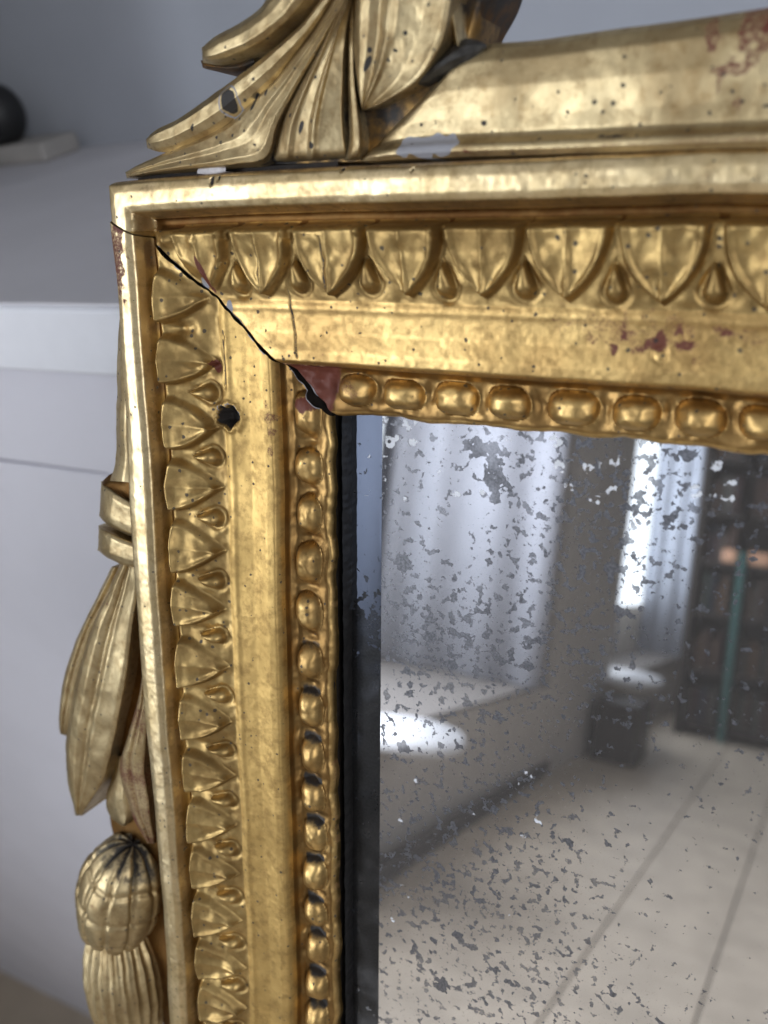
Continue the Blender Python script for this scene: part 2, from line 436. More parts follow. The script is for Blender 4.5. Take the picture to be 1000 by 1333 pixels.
    Pf = P.reshape(-1, 3); Nf = Nr.reshape(-1, 3); Wf = np.clip(wear, 0, 1).reshape(-1, 3)
    cell = ids[:-1, :-1].reshape(-1)
    jc = np.tile(np.arange(NS-1), n-1); wc = SW[jc]
    part = np.where(cell > 0, cell, 0)
    part = np.where((part == 0) & (wc < .93), 1, part)
    xc = X[:-1, :-1].reshape(-1)
    part = np.where((part == 0) & (wc < 1.235), 2, part)
    if kind == 'top': part = np.where((part == 2) & (xc < .93), 1, part)
    part = np.where((part == 0) & (wc > 5.62), 3, part)
    part = np.where((part == 0) & (wc > 4.51), 4, part)
    part = np.where((part == 0) & (wc < 2.92), 5, part)
    side = kind == 'side'
    nm = 'side_moulding' if side else 'top_moulding'
    mo = link(nm, grid_mesh(nm, Pf, Nf, q[part == 0], Wf, M['matte' if side else 'gold']), mirror)
    tag(mo, 'upright side moulding with a nail hole beside the leaves' if side else 'horizontal top moulding with rubbed red patch')
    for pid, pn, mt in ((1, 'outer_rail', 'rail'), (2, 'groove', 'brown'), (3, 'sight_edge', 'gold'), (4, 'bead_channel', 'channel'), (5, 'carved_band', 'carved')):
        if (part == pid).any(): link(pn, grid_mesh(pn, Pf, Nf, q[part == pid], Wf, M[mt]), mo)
    for pid in np.unique(part[part >= 100]):
        pn = 'carved_leaf' if pid < 200 else ('carved_dart' if pid < 400 else 'bead')
        s_ = part == pid
        if s_.sum() < 30: continue
        link(pn, grid_mesh(pn, Pf, Nf, q[s_], Wf, M['gold' if pid >= 400 else 'carved']), mo)
    return mo
build_strip('side'); build_strip('top')

# ------------------------------------------------------------------ simple solids
def solid(name, verts, faces, material, parent=None, smooth_=False):
    me = bpy.data.meshes.new(name); me.from_pydata([tuple(float(c)*CM for c in v) for v in verts], [], faces); me.update()
    if smooth_: me.polygons.foreach_set('use_smooth', [True]*len(me.polygons))
    me.materials.append(material); return link(name, me, parent)
def box(name, x0, x1, y0, y1, z0, z1, material, parent=None, bev=.0):
    v = [(x, y, z) for x in (x0, x1) for y in (y0, y1) for z in (z0, z1)]
    f = [(0, 1, 3, 2), (4, 6, 7, 5), (0, 4, 5, 1), (2, 3, 7, 6), (0, 2, 6, 4), (1, 5, 7, 3)]
    o = solid(name, v, f, material, parent)
    if bev:
        b = o.modifiers.new('bevel', 'BEVEL'); b.width = bev*CM; b.segments = 3
    return o
# wooden core behind the gilding, seen in the open joint and along the rebate
core = box('wooden_core', .3, 5.68, 1.06, 3.2, -30, .2, M['wood'], mirror)
core.name = 'wooden_core'
box('wooden_core', 5.68, 20, 1.06, 3.2, -5.27, .2, M['wood'], mirror)
# rebate wall with a rough black surface
nz, ny = 500, 14
zz, yy = np.meshgrid(np.linspace(-4.9, -30, nz), np.linspace(1.1, 2.2, ny), indexing='ij')
xx = 5.96+.015*vnoise(zz, yy, .4, 81)+.012*vnoise(zz*3, yy, .3, 82)+.02*sstep(1.15, 1.3, yy)
P = np.stack([xx, yy, zz], -1).reshape(-1, 3)
link('rebate_wall', grid_mesh('rebate_wall', P, None, quads_of(nz, ny), None, M['rebate']), mirror)
xx, yy = np.meshgrid(np.linspace(5.3, 20, 200), np.linspace(1.1, 2.2, ny), indexing='ij')
zz = -5.30+.02*vnoise(xx, yy, .5, 83)
P = np.stack([xx, yy, zz], -1).reshape(-1, 3)
link('rebate_wall', grid_mesh('rebate_wall', P, None, quads_of(200, ny), None, M['rebate']), mirror)

# ------------------------------------------------------------------ the glass
GY = 1.60                                     # cm behind the zero plane
BX = float(at(np.array([497.]), np.array([700.]), np.array([-GY]))[0, 0])
def foxed(name, density=1., haze=.13, d1=(.075, .075, .085), d2=(.17, .175, .20), refl=(.80, .81, .84)):
    m, nt, b = mat(name)
    out = nt.nodes['Material Output']
    tc = N(nt, 'ShaderNodeTexCoord').outputs['Object']
    at_ = N(nt, 'ShaderNodeAttribute', attribute_name='wear'); sp = N(nt, 'ShaderNodeSeparateColor'); L(nt, at_.outputs['Color'], sp.inputs[0])
    flat = N(nt, 'ShaderNodeMapping'); flat.inputs['Scale'].default_value = (1, 0, 1); L(nt, tc, flat.inputs[0]); v = flat.outputs[0]
    fine = noise(nt, v, 430, 3.5, .50, .1); micro = noise(nt, v, 2600, 3, .5); small = noise(nt, v, 1500, 4, .6); coarse = noise(nt, v, 150, 4, .6)
    # flakes: fine noise over a threshold that falls where the density is high
    s1 = math_(nt, 'ADD', fine, math_(nt, 'MULTIPLY', math_(nt, 'SUBTRACT', sp.outputs[0], .5), .34))
    s1 = math_(nt, 'ADD', s1, math_(nt, 'MULTIPLY', math_(nt, 'SUBTRACT', coarse, .5), .30))
    flake = ramp(nt, s1, .578, .622)
    s2 = math_(nt, 'ADD', small, math_(nt, 'MULTIPLY', math_(nt, 'SUBTRACT', sp.outputs[0], .5), .16))
    s4 = math_(nt, 'ADD', micro, math_(nt, 'MULTIPLY', math_(nt, 'SUBTRACT', sp.outputs[0], .5), .12))
    speck = math_(nt, 'MAXIMUM', ramp(nt, s2, .645, .675), ramp(nt, s4, .665, .70))
    big2 = noise(nt, v, 270, 5, .6, .6)
    s3 = math_(nt, 'ADD', big2, math_(nt, 'MULTIPLY', math_(nt, 'SUBTRACT', sp.outputs[0], .5), .20))
    isle = ramp(nt, math_(nt, 'ADD', s3, math_(nt, 'MULTIPLY', math_(nt, 'SUBTRACT', fine, .5), .35)), .625, .65)
    patch = ramp(nt, math_(nt, 'ADD', sp.outputs[1], math_(nt, 'MULTIPLY', math_(nt, 'SUBTRACT', fine, .5), 1.6)), .52, .56)
    fox = math_(nt, 'MAXIMUM', math_(nt, 'MAXIMUM', math_(nt, 'MAXIMUM', flake, isle), math_(nt, 'MULTIPLY', speck, .8)), patch)
    halo = ramp(nt, math_(nt, 'ADD', sp.outputs[2], math_(nt, 'MULTIPLY', math_(nt, 'SUBTRACT', fine, .5), 1.8)), .50, .68)
    gl = N(nt, 'ShaderNodeBsdfGlossy'); gl.inputs['Color'].default_value = (*refl, 1); gl.inputs['Roughness'].default_value = .012
    wv = N(nt, 'ShaderNodeBump'); wv.inputs['Strength'].default_value = .05; wv.inputs['Distance'].default_value = .00012
    L(nt, noise(nt, v, 18, 2), wv.inputs['Height']); L(nt, wv.outputs[0], gl.inputs['Normal'])
    L(nt, wv.outputs[0], gl.inputs['Normal'])
    dust = N(nt, 'ShaderNodeBsdfDiffuse'); dust.inputs['Color'].default_value = (.36, .34, .33, 1)
    mx = N(nt, 'ShaderNodeMixShader'); mx.inputs[0].default_value = haze; L(nt, gl.outputs[0], mx.inputs[1]); L(nt, dust.outputs[0], mx.inputs[2])
    b.inputs['Roughness'].default_value = .35; b.inputs['Metallic'].default_value = .35
    L(nt, mixc(nt, ramp(nt, small, .35, .7), d1, d2), b.inputs['Base Color'])
    mx2 = N(nt, 'ShaderNodeMixShader'); L(nt, math_(nt, 'MULTIPLY', fox, ramp(nt, noise(nt, v, 110, 3, .5), .35, .6, .62, .96)), mx2.inputs[0]); L(nt, mx.outputs[0], mx2.inputs[1]); L(nt, b.outputs[0], mx2.inputs[2])
    wh = N(nt, 'ShaderNodeBsdfDiffuse'); wh.inputs['Color'].default_value = (.85, .88, .95, 1)
    mx3 = N(nt, 'ShaderNodeMixShader'); L(nt, math_(nt, 'MULTIPLY', halo, .75), mx3.inputs[0]); L(nt, mx2.outputs[0], mx3.inputs[1]); L(nt, wh.outputs[0], mx3.inputs[2])
    L(nt, mx3.outputs[0], out.inputs['Surface'])
    return m
M['glass'] = foxed('foxed_silver_glass'); M['bevel'] = foxed('foxed_bevel_glass', haze=.03, d1=(.004, .004, .004), d2=(.02, .02, .022), refl=(.20, .23, .29))
nx_, nz_ = 300, 520
gx, gz = np.meshgrid(np.linspace(BX, 20.5, nx_), np.linspace(-4.6, -31, nz_), indexing='ij')
wg = np.zeros(gx.shape+(3,))
def gpt(px, py): p = at(np.array([float(px)]), np.array([float(py)]), np.array([-GY]))[0]; return p[0], p[2]
# density of foxing (R), solid flaked patches (G), pale rings (B), each at its place on the glass
wg[..., 0] = .49
for px, py, r, a_ in ((760, 650, 2.2, .12), (640, 840, 2.6, .04), (740, 850, 1.6, .1), (560, 820, 1.8, .2), (840, 700, 1.6, .12), (700, 1120, 3.0, .05), (720, 1260, 3.2, .08), (620, 1050, 2.4, .05), (560, 1150, 1.6, .12),
                      (950, 1150, 3.5, -.22), (960, 800, 2.0, -.1), (590, 700, 1.2, -.12), (620, 640, 1.0, -.05), (800, 1000, 1.5, -.1), (930, 1300, 3, -.15)):
    cx, cz = gpt(px, py); wg[..., 0] += a_*np.exp(-((gx-cx)**2+(gz-cz)**2)/r**2)
for px, py, rx_, rz_, a_ in ((630, 585, .75, .35, .9), (645, 625, .38, .75, .9), (608, 640, .2, .25, .6), (525, 733, .42, .3, .9), (560, 715, .4, .25, .55), (797, 738, .5, .2, .85), (775, 735, .8, .28, .55),
                             (893, 594, .3, .25, .75), (525, 975, .45, .35, .7), (545, 1245, .22, .4, .75), (575, 1282, .45, .4, .8), (598, 1220, .22, .22, .9), (540, 805, .4, .3, .5), (640, 870, .3, .5, .5), (560, 870, .4, .3, .5),
                             (500, 960, .15, 1.1, .6), (495, 1180, .3, .8, .4), (560, 1250, .2, .5, .6), (690, 600, .35, .3, .35), (505, 1325, .3, .4, .7)):
    cx, cz = gpt(px, py); wg[..., 1] = np.maximum(wg[..., 1], a_*np.exp(-(((gx-cx)/rx_)**2+((gz-cz)/rz_)**2)))
rs = random.Random(5)
hl = [(rs.uniform(500, 960), 545+rs.random()**2*110, rs.uniform(.04, .13)) for _ in range(26)]+[(rs.uniform(500, 720), rs.uniform(1000, 1200), rs.uniform(.03, .12)) for _ in range(16)]
for px, py, r in (*hl, (507, 575, .22), (505, 630, .16), (539, 575, .14), (722, 575, .20), (729, 610, .2), (765, 611, .16), (775, 650, .16), (740, 635, .13), (798, 640, .18), (947, 646, .18), (905, 640, .18), (800, 600, .15), (535, 548, .25)):
    cx, cz = gpt(px, py); rr = np.hypot(gx-cx, gz-cz); wg[..., 2] = np.maximum(wg[..., 2], (.42+1.4*r)*np.exp(-((rr-r*.55)/(.10))**2))
P = np.stack([gx, GY+0*gx, gz], -1).reshape(-1, 3)
q = quads_of(nx_, nz_, True)
plate = link('mirror_plate', grid_mesh('mirror_plate', P, None, q, np.clip(wg, 0, 1).reshape(-1, 3), M['glass']), mirror)
tag(plate, 'foxed old mirror plate flecked with grey spots')
bw = 1.35
nb = 40
gx, gz = np.meshgrid(np.linspace(BX-bw, BX-.004, nb), np.linspace(-4.6, -31, nz_), indexing='ij')
BEV = -.07
P = np.stack([gx+.012*vnoise(gz, gz*0, 1.5, 91)*(gx < BX-.01), GY+(BX-gx)*BEV, gz], -1).reshape(-1, 3)
wb = np.zeros(gx.shape+(3,)); wb[..., 0] = .30+.12*sstep(-9, -14, gz); wb[..., 2] = 0
for cz, r in ((-6.6, .1), (-7.6, .12), (-8.8, .1), (-10.3, .1), (-17.6, .1)):
    rr = np.hypot(gx-(BX-.45), gz-cz); wb[..., 2] = np.maximum(wb[..., 2], .45*np.exp(-((rr-r)/.04)**2))
wb[..., 1] = 1.3*sstep(-8.2, -13.5, gz+.5*vnoise(gx, gz, .8, 93))*(.75+.25*vnoise(gx, gz, .5, 92))
link('bevelled_edge', grid_mesh('bevelled_edge', P, None, quads_of(nb, nz_, True), np.clip(wb, 0, 1).reshape(-1, 3), M['bevel']), plate)
box('back_board', 3, 20.5, 2.5, 3.3, -31, -4.6, M['wood'], mirror)

# ------------------------------------------------------------------ lofted ornaments
def spl(pts, n):                              # Catmull-Rom through pixel points, evenly by arc length
    p = np.array(pts, float); p = np.vstack([2*p[0]-p[1], p, 2*p[-1]-p[-2]])
    out = []
    for k in range(1, len(p)-2):
        t = np.linspace(0, 1, 24, endpoint=False)[:, None]
        a, b, c, d = p[k-1], p[k], p[k+1], p[k+2]
        out.append(.5*((2*b)+(-a+c)*t+(2*a-5*b+4*c-d)*t**2+(-a+3*b-3*c+d)*t**3))
    out = np.vstack(out+[p[-2][None]])
    s = np.concatenate([[0], np.cumsum(np.linalg.norm(np.diff(out, axis=0), axis=1))])
    u = np.linspace(0, s[-1], n)
    return np.stack([np.interp(u, s, out[:, i]) for i in range(out.shape[1])], -1)
def loft(name, A, B, sec, hs, material, parent, n=90, m_=40, back=1.2, wearf=None, rough=.02, seed=1, endround=.06, depth_ref=None):
    """ornament between outline A and outline B. sec: (t, h) across; hs: (s, h0, scale) along"""
    a = spl(A, n); b = spl(B, n)
    s = np.linspace(0, 1, n)[:, None]; t = (.5-.5*np.cos(np.linspace(0, math.pi, m_)))[None, :]*.6+.4*np.linspace(0, 1, m_)[None, :]
    px = a[:, 0:1]*(1-t)+b[:, 0:1]*t; py = a[:, 1:2]*(1-t)+b[:, 1:2]*t
    st = np.array(sec); tt = np.linspace(0, 1, 200); hh = np.interp(tt, st[:, 0], st[:, 1])
    k = np.exp(-np.linspace(-2, 2, 13)**2); k /= k.sum(); hh = np.convolve(np.pad(hh, 6, mode='edge'), k, 'valid')
    hsn = np.array(hs); h0 = np.interp(s, hsn[:, 0], hsn[:, 1]); sc = np.interp(s, hsn[:, 0], hsn[:, 2])
    H = h0+sc*np.interp(t, tt, hh)
    er = np.sqrt(np.clip(1-(1-np.clip(s/endround, 0, 1))**2, 0, 1)); H = H-(1-er)*.25
    XZ = at(px, py, H)
    X, Z = XZ[..., 0], XZ[..., 2]
    H = H+rough*(vnoise(X, Z, .6, seed)+.28*vnoise(X, Z, .22, seed+1)+.10*vnoise(X, Z, .09, seed+2))
    P = np.stack([X, -H, Z], -1)
    # skirt: turn the rim back into the depth on both sides and at the ends
    def ring(P, off, f):
        Q = P.copy(); Q[..., 1] = f(Q[..., 1]); return Q
    hb = -(float(H.min())-back)
    cols = [P]
    left = P[:, :1].copy(); left2 = left.copy(); left2[..., 1] = left[..., 1]*.5+hb*.5; left[..., 1] += 0; 
    l3 = left.copy(); l3[..., 1] = hb
    right = P[:, -1:].copy(); r2 = right.copy(); r2[..., 1] = right[..., 1]*.5+hb*.5; r3 = right.copy(); r3[..., 1] = hb
    P = np.concatenate([l3, left2, P, r2, r3], 1)
    top = P[:1].copy(); top[..., 1] = np.maximum(top[..., 1], hb)
    P = np.concatenate([top, P], 0)
    ni, nj = P.shape[:2]
    me_w = np.zeros((ni, nj, 3))
    if wearf is not None: wearf(P[..., 0], P[..., 2], -P[..., 1], me_w)
    q = quads_of(ni, nj)
    nn = surf_normals(P)
    flip = nn[ni//2, nj//2, 1] > 0
    if flip: q = q[:, ::-1]
    me = grid_mesh(name, P.reshape(-1, 3), None, q, np.clip(me_w, 0, 1).reshape(-1, 3), material)
    return link(name, me, parent)

# crest panel ---------------------------------------------------------------
def wpanel(X, Z, H, w):
    w[..., 0] += blob(X, Z, 15.3, 2.2, .7, .8, .55, n=.9, seed=4)+blob(X, Z, 16.2, 2.7, .7, .7, .6, n=.9, seed=5)
    zb = Z-.45
    w[..., 0] += .42*np.exp(-((zb+.0)/.05)**2)
    g = blob(X, Z, 8.75, .62, .62, .22, 1.3, n=.35, seed=6)
    w[..., 1] += g
    w[..., 2] += blob(X, Z, 10.0, 1.0, .06, .05, 1.)+blob(X, Z, 8.4, 1.9, .05, .05, .8)+blob(X, Z, 15.6, 1.0, .3, .04, .8)+blob(X, Z, 12.7, .62, .35, .03, .8)
crest = loft('crest_panel', [(468, 210), (540, 206), (620, 203), (760, 199), (900, 194), (1020, 191), (1100, 188)],
             [(582, 96), (606, 68), (640, 57), (700, 52), (800, 38), (900, 25), (1010, 8), (1100, -8)],
             [(0, .12), (.05, .24), (.11, .22), (.15, .05), (.2, -.02), (.35, .08), (.6, .16), (.85, .12), (.96, .0), (1, -.15)],
             [(0, -.15, 1), (.3, .0, 1), (.6, .22, 1), (1, .35, 1)], M['crest'], mirror, n=260, m_=90, wearf=wpanel, rough=.014, seed=41)
tag(crest, 'smooth gilt crest panel with a grey chip at its foot')
def wleaf(X, Z, H, w):
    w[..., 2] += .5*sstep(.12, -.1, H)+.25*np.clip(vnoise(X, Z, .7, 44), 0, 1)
    w[..., 0] += .45*sstep(.45, .25, Z)*(.5+.5*vnoise(X, Z, .4, 43))+.3*blob(X, Z, 1.6, 1.1, .5, .35, .9)
    hp = at(np.array([296.]), np.array([131.]), np.array([.42]))[0]
    rr = np.hypot(X-hp[0], (Z-hp[2])*.85)+.012*vnoise(X, Z, .08, 45); w[..., 2] += 1.4*sstep(.23, .18, rr); w[..., 1] += .65*np.exp(-((rr-.27)/.035)**2)
    for px_, py_, a, b_ in ((327, 133, .07, .26), (345, 120, .05, .10), (250, 165, .05, .12), (376, 150, .04, .07), (388, 166, .06, .16), (330, 188, .07, .04), (278, 178, .04, .04), (300, 176, .03, .04), (292, 96, .05, .16), (480, 84, .06, .2), (484, 66, .06, .07), (530, 43, .06, .06), (516, 66, .10, .05), (402, 188, .09, .09), (410, 100, .04, .05), (365, 60, .05, .05)):
        p_ = at(np.array([float(px_)]), np.array([float(py_)]), np.array([.35]))[0]; w[..., 2] += blob(X, Z, p_[0], p_[2], a*.7, b_*.7, 1.0, ang=-.5, n=.5)
    
ground = loft('crest_ground', [(330, 214), (420, 212), (500, 206), (520, 180), (600, 80), (612, 40), (640, -60)], [(330, 200), (360, 130), (400, 60), (430, 10), (450, -30), (470, -60), (480, -80)],
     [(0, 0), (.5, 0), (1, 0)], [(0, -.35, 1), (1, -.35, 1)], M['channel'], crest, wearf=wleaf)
# lobes of the acanthus
def lobe(A, B, sec, hs, seed, nm='acanthus_lobe', mt='crest', **k):
    return loft(nm, A, B, sec, hs, M[mt], crest, wearf=k.pop('wearf', wleaf), rough=.03, seed=seed, **k)
lobe([(163, 224), (200, 205), (240, 189), (290, 162), (330, 128), (370, 88), (420, 20), (450, -50)],
     [(165, 232), (200, 227), (260, 222), (310, 218), (350, 210), (366, 160), (402, 90), (484, -50)],
     [(0, -.05), (.10, .12), (.35, .20), (.5, .15), (.75, .22), (.9, .14), (1, -.2)], [(0, .05, .6), (.3, .12, 1), (1, .25, .9)], 101, n=300, m_=130)
lobe([(190, 181), (205, 168), (240, 150), (290, 113), (330, 84), (352, 66), (388, 36), (424, -10), (446, -50)],
     [(192, 193), (214, 198), (242, 190), (292, 164), (332, 130), (372, 90), (422, 22), (462, -50)],
     [(0, -.1), (.15, .16), (.5, .18), (.8, .04), (1, -.1)], [(0, .1, .7), (.3, .22, 1), (1, .35, 1)], 111, n=300, m_=110)
lobe([(262, 62), (280, 47), (310, 31), (338, 12), (352, -8), (370, -30), (390, -50)],
     [(264, 82), (286, 83), (310, 76), (345, 60), (378, 32), (408, 0), (440, -50)],
     [(0, -.15), (.12, .12), (.3, .20), (.6, .22), (.8, .1), (1, -.15)], [(0, .2, .8), (.3, .3, 1), (1, .45, 1)], 121, n=120, m_=44)
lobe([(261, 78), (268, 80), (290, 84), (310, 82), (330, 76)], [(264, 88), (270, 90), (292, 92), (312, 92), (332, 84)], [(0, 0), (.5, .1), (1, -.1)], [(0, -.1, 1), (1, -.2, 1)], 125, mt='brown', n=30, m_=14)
lobe([(352, 211), (361, 168), (380, 122), (405, 78), (432, 30), (470, -50)],
     [(456, 205), (452, 182), (449, 130), (450, 70), (455, 20), (468, -50)],
     [(0, -.25), (.08, .10), (.2, .24), (.28, .14), (.45, .12), (.52, .28), (.60, .14), (.8, .04), (.94, -.02), (1, -.3)], [(0, .05, .7), (.25, .15, 1), (1, .35, .8)], 131, n=240, m_=110)
lobe([(449, 209), (455, 180), (453, 100), (452, 40), (456, -50)], [(472, 205), (474, 180), (464, 100), (463, 40), (466, -50)],
     [(0, -.2), (.3, .1), (.7, .1), (1, -.2)], [(0, .08, 1), (1, .05, 1)], 141, nm='acanthus_rib', n=90, m_=20)
lobe([(471, 143), (466, 120), (461, 80), (459, 20), (461, -50)], [(474, 144), (500, 133), (545, 106), (578, 62), (591, 10), (597, -50)],
     [(0, -.2), (.06, .14), (.16, .16), (.28, .06), (.37, .22), (.45, .10), (.7, .03), (.9, .12), (.96, .10), (1, -.25)], [(0, .15, .7), (.3, .3, 1), (1, .45, 1)], 151, n=240, m_=120, mt='crest')
lobe([(592, 66), (584, 20), (576, -50)], [(606, 64), (600, 20), (600, -50)], [(0, -.1), (.4, .14), (1, -.1)], [(0, -.05, 1), (1, .1, 1)], 161, nm='acanthus_rib', n=60, m_=20)
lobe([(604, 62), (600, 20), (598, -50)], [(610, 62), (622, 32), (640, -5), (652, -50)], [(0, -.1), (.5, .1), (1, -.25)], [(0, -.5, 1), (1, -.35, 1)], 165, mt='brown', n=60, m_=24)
def wnone(X, Z, H, w): pass
loft('filler_lump', [(541, 100), (560, 82), (585, 62), (604, 50), (622, 52), (632, 60)], [(546, 112), (562, 104), (584, 92), (602, 84), (616, 80), (632, 62)],
     [(0, -.1), (.3, .15), (.6, .1), (1, -.1)], [(0, .0, .6), (.5, .1, 1), (1, .0, .5)], M['glue'], crest, n=60, m_=24, rough=.08, seed=171)
loft('gesso_chip', [(256, 219), (275, 217), (293, 218)], [(256, 226), (275, 227), (293, 223)], [(0, 0), (.5, .03), (1, 0)], [(0, .12, 1), (1, .12, 1)], M['gesso'], crest, n=20, m_=8, rough=.02, seed=181)
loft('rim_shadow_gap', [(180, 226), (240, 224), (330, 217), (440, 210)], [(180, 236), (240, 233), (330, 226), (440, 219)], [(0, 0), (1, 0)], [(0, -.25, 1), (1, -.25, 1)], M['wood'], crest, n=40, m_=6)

# side ornament -------------------------------------------------------------
def wgar(X, Z, H, w):
    w[..., 2] += .25*np.clip(vnoise(X, Z, .8, 46), 0, 1)
    w[..., 0] += .30*np.clip(vnoise(X, Z, .6, 47), 0, 1)
def wred(X, Z, H, w):
    wgar(X, Z, H, w); w[..., 0] += .45*sstep(.15, -.25, H+.5-.1*vnoise(X, Z, .4, 48))
stem = loft('side_ornament', [(151, 296), (156, 340), (157, 400), (152, 470), (152, 560), (150, 600), (143, 626)], [(186, 296), (188, 340), (188, 400), (188, 470), (190, 560), (192, 600), (196, 630)],
            [(0, -.25), (.12, .0), (.3, .1), (.6, 0), (1, -.1)], [(0, -.30, 1), (.6, -.32, 1), (1, -.45, 1)], M['crest'], mirror, n=90, m_=24, back=.8, wearf=wgar, rough=.03, seed=201)
tag(stem, 'carved laurel drop with ribbon and pomegranate hanging at the side')
def orn(nm, A, B, sec, hs, seed, mt='crest', **k):
    return loft(nm, A, B, sec, hs, M[mt], stem, wearf=k.pop('wearf', wgar), rough=k.pop('rough', .03), seed=seed, **k)
# ground strip beside the rail
orn('ornament_ground', [(150, 620), (172, 740), (166, 860), (150, 960), (142, 1050), (150, 1100), (170, 1200), (200, 1260), (214, 1345)], [(205, 620), (212, 740), (218, 860), (222, 960), (232, 1050), (238, 1100), (244, 1200), (250, 1260), (258, 1345)],
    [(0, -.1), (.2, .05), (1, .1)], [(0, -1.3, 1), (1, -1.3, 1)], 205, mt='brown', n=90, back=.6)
# ribbon: two turns
def wtop(X, Z, H, w):
    wgar(X, Z, H, w)
    w[..., 0] += .55*sstep(-.55, -.25, X+.1*vnoise(X, Z, .3, 49))
orn('ribbon_band', [(131, 627), (150, 638), (172, 651), (188, 660)], [(129, 672), (140, 683), (168, 697), (188, 702)], [(0, -.35), (.08, -.02), (.25, .06), (.75, .05), (.93, -.02), (1, -.35)], [(0, -.55, 1), (.3, -.32, 1), (1, -.35, 1)], 211, wearf=wtop, n=40, m_=30, endround=.2)
orn('ribbon_band', [(128, 684), (142, 690), (168, 702), (188, 708)], [(127, 716), (140, 727), (168, 738), (188, 740)], [(0, -.35), (.08, -.02), (.25, .06), (.75, .05), (.93, -.02), (1, -.35)], [(0, -.55, 1), (.3, -.32, 1), (1, -.35, 1)], 215, wearf=wtop, n=40, m_=30, endround=.2)
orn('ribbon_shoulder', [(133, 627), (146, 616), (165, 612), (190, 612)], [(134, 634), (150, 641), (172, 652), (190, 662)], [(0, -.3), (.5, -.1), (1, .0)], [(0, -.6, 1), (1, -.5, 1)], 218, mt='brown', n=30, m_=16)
# laurel leaves
LS = [(0, -.35), (.06, .0), (.2, .08), (.34, .02), (.42, -.06), (.50, .10), (.60, .06), (.85, .0), (.95, -.06), (1, -.4)]
orn('laurel_leaf', [(78, 955), (77, 930), (84, 880), (100, 830), (125, 780), (145, 738)], [(88, 958), (100, 920), (110, 880), (124, 830), (146, 780), (166, 740)], LS, [(0, -1.0, .6), (1, -.9, 1)], 221, n=90, m_=34)
orn('laurel_leaf', [(98, 1062), (87, 1010), (86, 960), (98, 890), (118, 820), (142, 765), (156, 735)], [(107, 1062), (138, 1012), (152, 960), (168, 880), (176, 810), (182, 770), (182, 735)], LS, [(0, -.75, .8), (.5, -.45, 1.2), (1, -.60, 1)], 225, n=120, m_=50)
orn('laurel_leaf', [(192, 1098), (172, 1060), (156, 1002), (166, 960), (182, 900), (190, 850)], [(202, 1098), (196, 1050), (190, 1000), (193, 950), (196, 900), (196, 850)], LS, [(0, -.85, .8), (.5, -.6, .8), (1, -.75, .6)], 229, n=100, m_=34, wearf=wred)
orn('laurel_leaf', [(158, 1076), (142, 1062), (138, 1040), (146, 1010), (152, 985)], [(164, 1076), (176, 1062), (176, 1040), (170, 1010), (164, 985)], [(0, -.3), (.3, .0), (.6, .05), (1, -.3)], [(0, -1.0, 1), (1, -1.0, 1)], 233, n=60, m_=24)

def bulb(name, c, R, fn, parent, material, nu=150, nv=110, wearf=None, tilt=0.):
    """displaced ellipsoid; c and R in the mirror's frame (cm); fn(u, v) = radial displacement"""
    u = np.linspace(0, 2*math.pi, nu)[:, None]; v = np.linspace(.001, math.pi-.001, nv)[None, :]
    dx = np.cos(u)*np.sin(v); dy = np.sin(u)*np.sin(v); dz = np.cos(v)+0*u
    r = 1+fn(u, v)
    p = np.stack([dx*R[0]*r, dy*R[1]*r, dz*R[2]*r], -1)
    ct, st = math.cos(tilt), math.sin(tilt)
    p = np.stack([p[..., 0]*ct+p[..., 2]*st, p[..., 1], -p[..., 0]*st+p[..., 2]*ct], -1)
    p += np.array(c)
    p += .02*vnoise(p[..., 0]+p[..., 1], p[..., 2], .4, 77)[..., None]
    w = np.zeros((nu, nv, 3))
    if wearf: wearf(p[..., 0], p[..., 2], -p[..., 1], w, u+0*v, v+0*u)
    q = quads_of(nu, nv)
    me = grid_mesh(name, p.reshape(-1, 3), None, q, np.clip(w, 0, 1).reshape(-1, 3), material)
    return link(name, me, parent)
def groove_fn(u, v):
    # scored net: lines from pole to pole and around
    g = np.zeros(np.broadcast(u, v).shape)
    nmer = 11
    ph = (u*nmer/(2*math.pi)+.15*np.sin(2*v)+.1) % 1; d = np.minimum(ph, 1-ph)*2*math.pi/nmer*np.sin(v)
    g -= .07*np.exp(-(d/.055)**2)
    for lv, dep in ((1.05, .04), (1.55, .045), (2.05, .03)):
        g -= dep*np.exp(-((v-lv-.06*np.sin(3*u))/.045)**2)
    g += .02*np.sin(5*u+2*v)
    return g
def wball(X, Z, H, w, u, v):
    wgar(X, Z, H, w)
    w[..., 2] += .50*sstep(1.15, .6, v)  # dark overhead reflection on the ball's top, painted into the colour
    w[..., 0] += .7*sstep(2.2, 2.6, v)*(.5+.5*vnoise(X, Z, .4, 57))
    nmer = 11; ph = (u*nmer/(2*math.pi)+.15*np.sin(2*v)+.1) % 1; d = np.minimum(ph, 1-ph)*2*math.pi/nmer*np.sin(v)
    w[..., 2] += .27*np.exp(-(d/.045)**2)*(.6+.6*vnoise(X, Z, .5, 58))
bc = at(np.array([158.]), np.array([1163.]), np.array([-1.0]))[0]
bulb('pomegranate', bc, (1.60, 1.5, 2.58), groove_fn, stem, M['crest'], wearf=wball, tilt=.32)
def rib_fn(u, v):
    return .03-.055*np.abs(np.sin(u*12+.5*np.sin(v)))
def wcup(X, Z, H, w, u, v):
    wgar(X, Z, H, w); w[..., 2] += .30*np.abs(np.sin(u*12+.5*np.sin(v)))**2*np.clip(.5+vnoise(X, Z, .5, 59), 0, 1)
cc = at(np.array([165.]), np.array([1272.]), np.array([-1.1]))[0]
